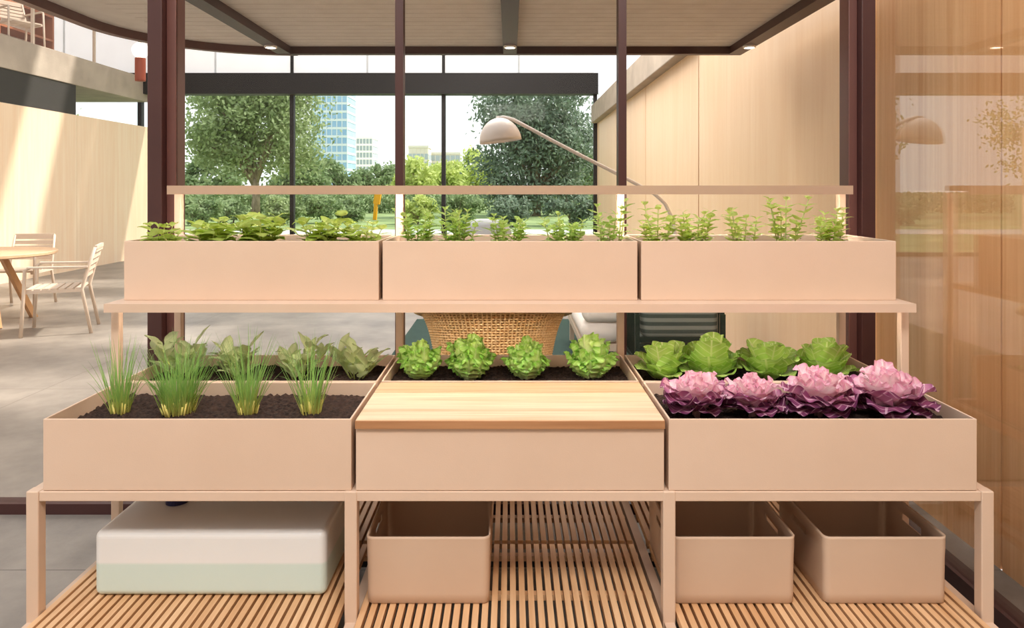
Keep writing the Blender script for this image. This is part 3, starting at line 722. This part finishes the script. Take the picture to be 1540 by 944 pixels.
ch = thing('slatted_armchair', 'cream metal slatted armchair pulled out on the near side of the round table', 'chair', (0, 0, 0), 'cream slatted armchairs')
for sx in (-1, 1):
    MB().tube([(sx*.27, -.27, 0), (sx*.265, -.25, .35), (sx*.26, -.24, .62), (sx*.26, -.2, .645)], .016, 8).build('leg', MT['furn'], ch, smooth=True)
    MB().tube([(sx*.25, .3, 0), (sx*.235, .22, .42), (sx*.23, .27, .62), (sx*.22, .33, .82)], .016, 8).build('leg', MT['furn'], ch, smooth=True)
    MB().bar((sx*.262, -.22, .645), (sx*.235, .27, .635), .045, .02).build('armrest', MT['furn'], ch, bevel=.004)
b = MB()
for k in range(7): b.box(-.24, .24, -.24+k*.067, -.19+k*.067, .42, .44)
b.box(-.25, -.22, -.25, .22, .40, .428); b.box(.22, .25, -.25, .22, .40, .428)
b.build('seat', MT['furn'], ch)
b = MB()
for k in range(5):
    zz = .53+k*.06; yy = .245+.36*(zz-.53)
    b.box(-.225, .225, yy-.008, yy+.008, zz, zz+.042)
b.box(-.22, .22, .322, .347, .80, .835)
b.build('backrest', MT['furn'], ch)
ch.location = (-4.38, 7.12, 0); ch.rotation_euler = (0, 0, math.radians(-68))
copy_thing(ch, (-5.75, 8.6, 0), math.radians(8), 'cream metal slatted armchair on the far side of the round table')
copy_thing(ch, (-8.0, 11.9, 3.641), math.radians(60), 'cream metal slatted armchair up on the mezzanine behind the glass railing')
pd = thing('pendant_lamp', 'rust brown pendant lamp with a glowing globe beside the left maroon post', 'pendant lamp', (PX(211, 7), 7, PZ(122, 7)))
xx = PX(211, 7); zz = PZ(122, 7)
MB().lathe([(.001, zz), (.045, zz), (.048, zz+.01), (.048, zz+.22), (.001, zz+.22)], (xx, 7, 0), 24).build('body', MT['rust'], pd)
MB().lathe([(.001, zz+.22)]+[(.075*math.sin(PI*k/10), zz+.295-.075*math.cos(PI*k/10)) for k in range(1, 10)]+[(.001, zz+.37)], (xx, 7, 0), 24).build('globe', MT['globe'], pd, smooth=True)
MB().tube([(xx, 7, zz+.36), (xx, 7, 7.0)], .006, 6).build('cord', MT['black'], pd)

# ------------------------------------------------------------------ outdoors
struct(MB().box(-140, 120, YW+.12, 330, -.12, -.02).build('lawn', MT['grass']), 'bright green lawn beyond the facade', 'lawn')
struct(MB().box(-60, 60, 22.5, 25, -.02, -.005).build('path', MT['path']), 'pale paved path crossing the lawn', 'path')
def leaves(b, R, c, s_, size):
    p = c+Vector((R.gauss(0, s_), R.gauss(0, s_), R.gauss(0, s_*.8)))
    u = Vector((R.gauss(0, 1), R.gauss(0, 1), R.gauss(0, 1))).normalized(); w = u.orthogonal().normalized()
    a, c2 = u*size*R.uniform(.6, 1.3), w*size*.5
    k0 = len(b.v); b.v += [p-a, p+c2, p+a, p-c2]; b.f.append((k0, k0+1, k0+2, k0+3)); b.uv += [(.5, .3)]*4
def tree(name, label, px, Y, rx, zc, rz, nl, size, mat, seed, group, trunk_h=None, tr=.18, ncl=40, cat='tree', ry=None):
    R = random.Random(seed); x = PX(px, Y); ry = ry or rx*.7
    t = thing(name, label, cat, (x, Y, -.02), group)
    b = MB(); cl = []
    for k in range(ncl):
        while True:
            p = Vector((R.uniform(-1, 1), R.uniform(-1, 1), R.uniform(-1, 1)))
            if .25 < p.length < 1: break
        cl.append(Vector((x+p.x*rx*.85, Y+p.y*ry*.85, max(.15, zc+p.z*rz*.88))))
    s_ = min(rx, rz)*.15
    for k in range(nl): leaves(b, R, R.choice(cl), s_, size)
    for v in b.v: v.z = max(v.z, .0)
    b.build('foliage', mat, t)
    b = MB(); th = trunk_h or max(.2, zc-rz*.5); top = Vector((x, Y, th))
    b.tube([(x, Y, -.1), (x+.05, Y, th*.5), top], [tr*1.3, tr, tr*.85], 9)
    for k in range(min(16, ncl)):
        c = cl[k]; b.tube([top-Vector((0, 0, .3*th*R.random())), top.lerp(c, .5)+Vector((0, 0, .2*rz*R.random())), c], [tr*.55, tr*.3, tr*.1], 6)
    b.build('trunk', MT['bark'], t, smooth=True)
G = 'park trees beyond the lawn'
tree('broadleaf_tree', 'large spreading green tree filling the left window bay', 384, 38, 3.9, 4.9, 3.7, 20000, .13, MT['tl_a'], 101, G, 1.9, .2, 80)
tree('evergreen_tree', 'dark dense tree behind the lamp in the right window bay', 806, 38, 3.3, 4.0, 4.3, 19000, .13, MT['tl_b'], 102, G, 1.0, .2, 80)
for k, (px, Y, rx, zc, rz, mt, lb) in enumerate((
        (318, 56, 3.0, 2.0, 2.0, 'tl_d', 'low green tree behind the left edge of the large spreading tree'),
        (452, 60, 2.8, 2.2, 2.1, 'tl_d', 'low green tree right of the large spreading tree trunk'),
        (506, 66, 2.6, 2.1, 1.9, 'tl_d', 'low green tree below the blue glass tower'),
        (566, 72, 2.6, 2.1, 1.9, 'tl_d', 'low green tree below the white apartment tower'),
        (622, 50, 1.7, 1.9, 1.8, 'tl_c', 'yellow green tree just right of the thin maroon mullion'),
        (668, 58, 1.9, 2.1, 2.0, 'tl_c', 'yellow green tree in front of the cream buildings'),
        (714, 66, 2.0, 2.8, 2.8, 'tl_c', 'yellow green tree beside the dark dense tree'),
        (880, 58, 2.6, 2.6, 2.4, 'tl_d', 'green tree right of the dark dense tree'),
        (-40, 60, 9, 6, 5, 'tl_a', 'broad green tree left of the birch wall'))):
    tree('park_tree', lb, px, Y, rx, zc, rz, 3600, .2, MT[mt], 110+k, G, None, .12, 26, ry=1.6)
G = 'shrubs along the edge of the lawn'
for k, (px, Y, rx, zc, rz, mt, lb) in enumerate((
        (300, 28, .85, .6, .65, 'tl_d', 'low shrub in front of the brick wall'),
        (350, 30, .9, .5, .55, 'tl_d', 'low shrub left of the large spreading tree trunk'),
        (425, 28.5, 1.0, .55, .6, 'tl_a', 'low shrub right of the large spreading tree trunk'),
        (484, 30, 1.0, .65, .7, 'tl_d', 'rounded shrub below the blue glass tower'),
        (530, 31, .8, .5, .55, 'tl_d', 'low shrub left of the yellow sculpture'),
        (628, 29, 1.0, .6, .65, 'tl_c', 'yellow green shrub just right of the thin maroon mullion'),
        (690, 28, 1.0, .65, .7, 'tl_d', 'rounded shrub left of the dark dense tree'),
        (770, 27, 1.0, .6, .65, 'tl_b', 'dark shrub below the lamp shade'),
        (856, 28, 1.1, .7, .75, 'tl_b', 'dark shrub at the right end of the lawn'))):
    tree('shrub', lb, px, Y, rx, zc, rz, 2600, .085, MT[mt], 140+k, G, None, .03, 24, 'shrub', ry=.6)
def hedge(x0, x1, Y, h_, seed, label):
    R = random.Random(seed); b = MB()
    for k in range(9000):
        p = Vector((R.uniform(x0, x1), Y+R.uniform(-.5, .5), h_*R.random()**.7)); leaves(b, R, p, .02, .13)
    for k in range(60):
        x = x0+(x1-x0)*k/59; b.tube([(x, Y, -.05), (x, Y, h_*.8)], .05, 5)
    tag(b.build('hedge', MT['tl_d']), label, 'hedge')
hedge(-26, 8, 42.5, 1.15, 7, 'long clipped green hedge along the far edge of the lawn')
tag(MB().box(PX(280, 36), PX(332, 36), 36, 36.3, -.05, .35).build('brick_wall', MT['brick'], bevel=.03), 'low red brick wall under the large spreading tree', 'wall')
YS = 33
xx = PX(567, YS)
ys_ = thing('yellow_sculpture', 'tall yellow abstract post sculpture on the lawn', 'sculpture', (xx, YS, -.02))
MB().bar((xx-.1, YS, -.02), (xx-.03, YS, .9), .15, .2).build('lower_block', MT['yellow'], ys_)
MB().bar((xx-.02, YS, .7), (xx+.06, YS, 1.2), .28, .25).build('upper_block', MT['yellow'], ys_)
def tower(name, label, px0, px1, Y, top, fl, wall, glass, dep=8, nm=8):
    x0, x1 = PX(px0, Y), PX(px1, Y); H = PZ(top, Y)
    t = thing(name, label, 'building', ((x0+x1)/2, Y+dep/2, -.02))
    MB().box(x0+.15, x1-.15, Y+.15, Y+dep, -.02, H).build('core', wall, t)
    n = int(H/fl); nv = nm
    for k in range(n):
        z = k*fl
        MB().box(x0+.1, x1-.1, Y+.05, Y+dep-.1, z+fl*.3, z+fl).build('window_band', glass, t)
        MB().box(x0, x1, Y, Y+dep, z, z+fl*.28).build('floor_slab', wall, t)
    b = MB()
    for k in range(nv+1):
        x = x0+(x1-x0)*k/nv; b.box(x-.08, x+.08, Y-.04, Y+.1, 0, H)
    b.build('mullions', wall, t)
    MB().box(x0-.05, x1+.05, Y-.05, Y+dep, H, H+.6).build('parapet', wall, t)
tower('glass_tower', 'tall blue glass office tower seen through the far window', 468, 522, 150, 95, 1.7, MT['tower'], MT['glassblue'], 9, 7)
tower('apartment_tower', 'white apartment tower right of the blue glass tower', 526, 560, 190, 208, 1.8, MT['white_tower'], MT['grey_window'], 9, 7)
tower('apartment_block', 'cream apartment block behind the yellow green trees', 614, 644, 200, 222, 2.2, MT['cream_wall'], MT['grey_window'], 9, 5)
tower('apartment_block', 'lower cream apartment block right of its taller neighbour', 647, 692, 210, 232, 2.2, MT['cream_wall'], MT['grey_window'], 9, 6)

# ------------------------------------------------------------------ light
w = bpy.data.worlds.new('World'); SC.world = w; w.use_nodes = True
n, l = w.node_tree.nodes, w.node_tree.links
bg = n['Background']; tc = n.new('ShaderNodeTexCoord'); sp = n.new('ShaderNodeSeparateXYZ'); l.new(tc.outputs['Generated'], sp.inputs[0])
rp = n.new('ShaderNodeValToRGB'); l.new(sp.outputs[2], rp.inputs[0])
rp.color_ramp.elements[0].position = 0; rp.color_ramp.elements[0].color = (.97, .98, 1, 1)
rp.color_ramp.elements[1].position = .6; rp.color_ramp.elements[1].color = (.78, .87, 1, 1)
nz = n.new('ShaderNodeTexNoise'); nz.inputs['Scale'].default_value = 5; nz.inputs['Detail'].default_value = 6; l.new(tc.outputs['Generated'], nz.inputs[0])
cf = mathn(n, l, 'MULTIPLY_ADD', nz.outputs[0], 3, True, -1.2)
cc = mixc(n, l, rp.outputs[0], (1, 1, 1, 1), cf)
l.new(cc, bg.inputs[0]); bg.inputs[1].default_value = 1.2
sd = bpy.data.lights.new('sun', 'SUN'); sd.energy = 4.0; sd.angle = .035; sd.color = (1, .93, .83)
so = bpy.data.objects.new('sun', sd); C.objects.link(so); so.rotation_euler = Vector((.85, .35, 1.0)).to_track_quat('Z', 'Y').to_euler(); so.location = (10, 5, 20)
def area(name, loc, rot, sx, sy, e, col):
    d = bpy.data.lights.new(name, 'AREA'); d.shape = 'RECTANGLE'; d.size = sx; d.size_y = sy; d.energy = e; d.color = col
    o = bpy.data.objects.new(name, d); C.objects.link(o); o.location = loc; o.rotation_euler = rot
area('front_fill_light', (.2, -1.0, 4.6), (math.radians(38), 0, 0), 2.6, 1.0, 145, (1, .95, .9))  # unseen fill added behind the camera for soft frontal light
area('lounge_fill_light', (-.3, 8.5, 5.5), (0, 0, 0), 4, 4, 340, (1, .93, .86))  # unseen overhead fill added to brighten the lounge
for x in (-1.525, 0):
    d = bpy.data.lights.new('downlight_lamp', 'SPOT'); d.energy = 16; d.spot_size = 1.9; d.spot_blend = 1; d.color = (1, .9, .76); d.shadow_soft_size = .04
    o = bpy.data.objects.new('downlight_lamp', d); C.objects.link(o); o.location = (x, 4.66, 2.262)

cam = bpy.data.cameras.new('camera'); co = bpy.data.objects.new('camera', cam); C.objects.link(co)
co.location = (0, 0, CAMH); co.rotation_euler = (PI/2, 0, 0)
cam.sensor_width = 36; cam.lens = 36*F/1540; cam.shift_x = 3/1540; cam.shift_y = -188/1540; cam.clip_end = 600; cam.clip_start = .05
if ZOOM:
    k, zx, zy = ZOOM
    cam.lens *= k; cam.shift_x = (zx-767)/1540*k; cam.shift_y = -(zy-284)/1540*k
SC.camera = co
SC.view_settings.view_transform = 'Standard'
try: SC.view_settings.look = 'Medium High Contrast'
except Exception: pass
SC.view_settings.exposure = -.02
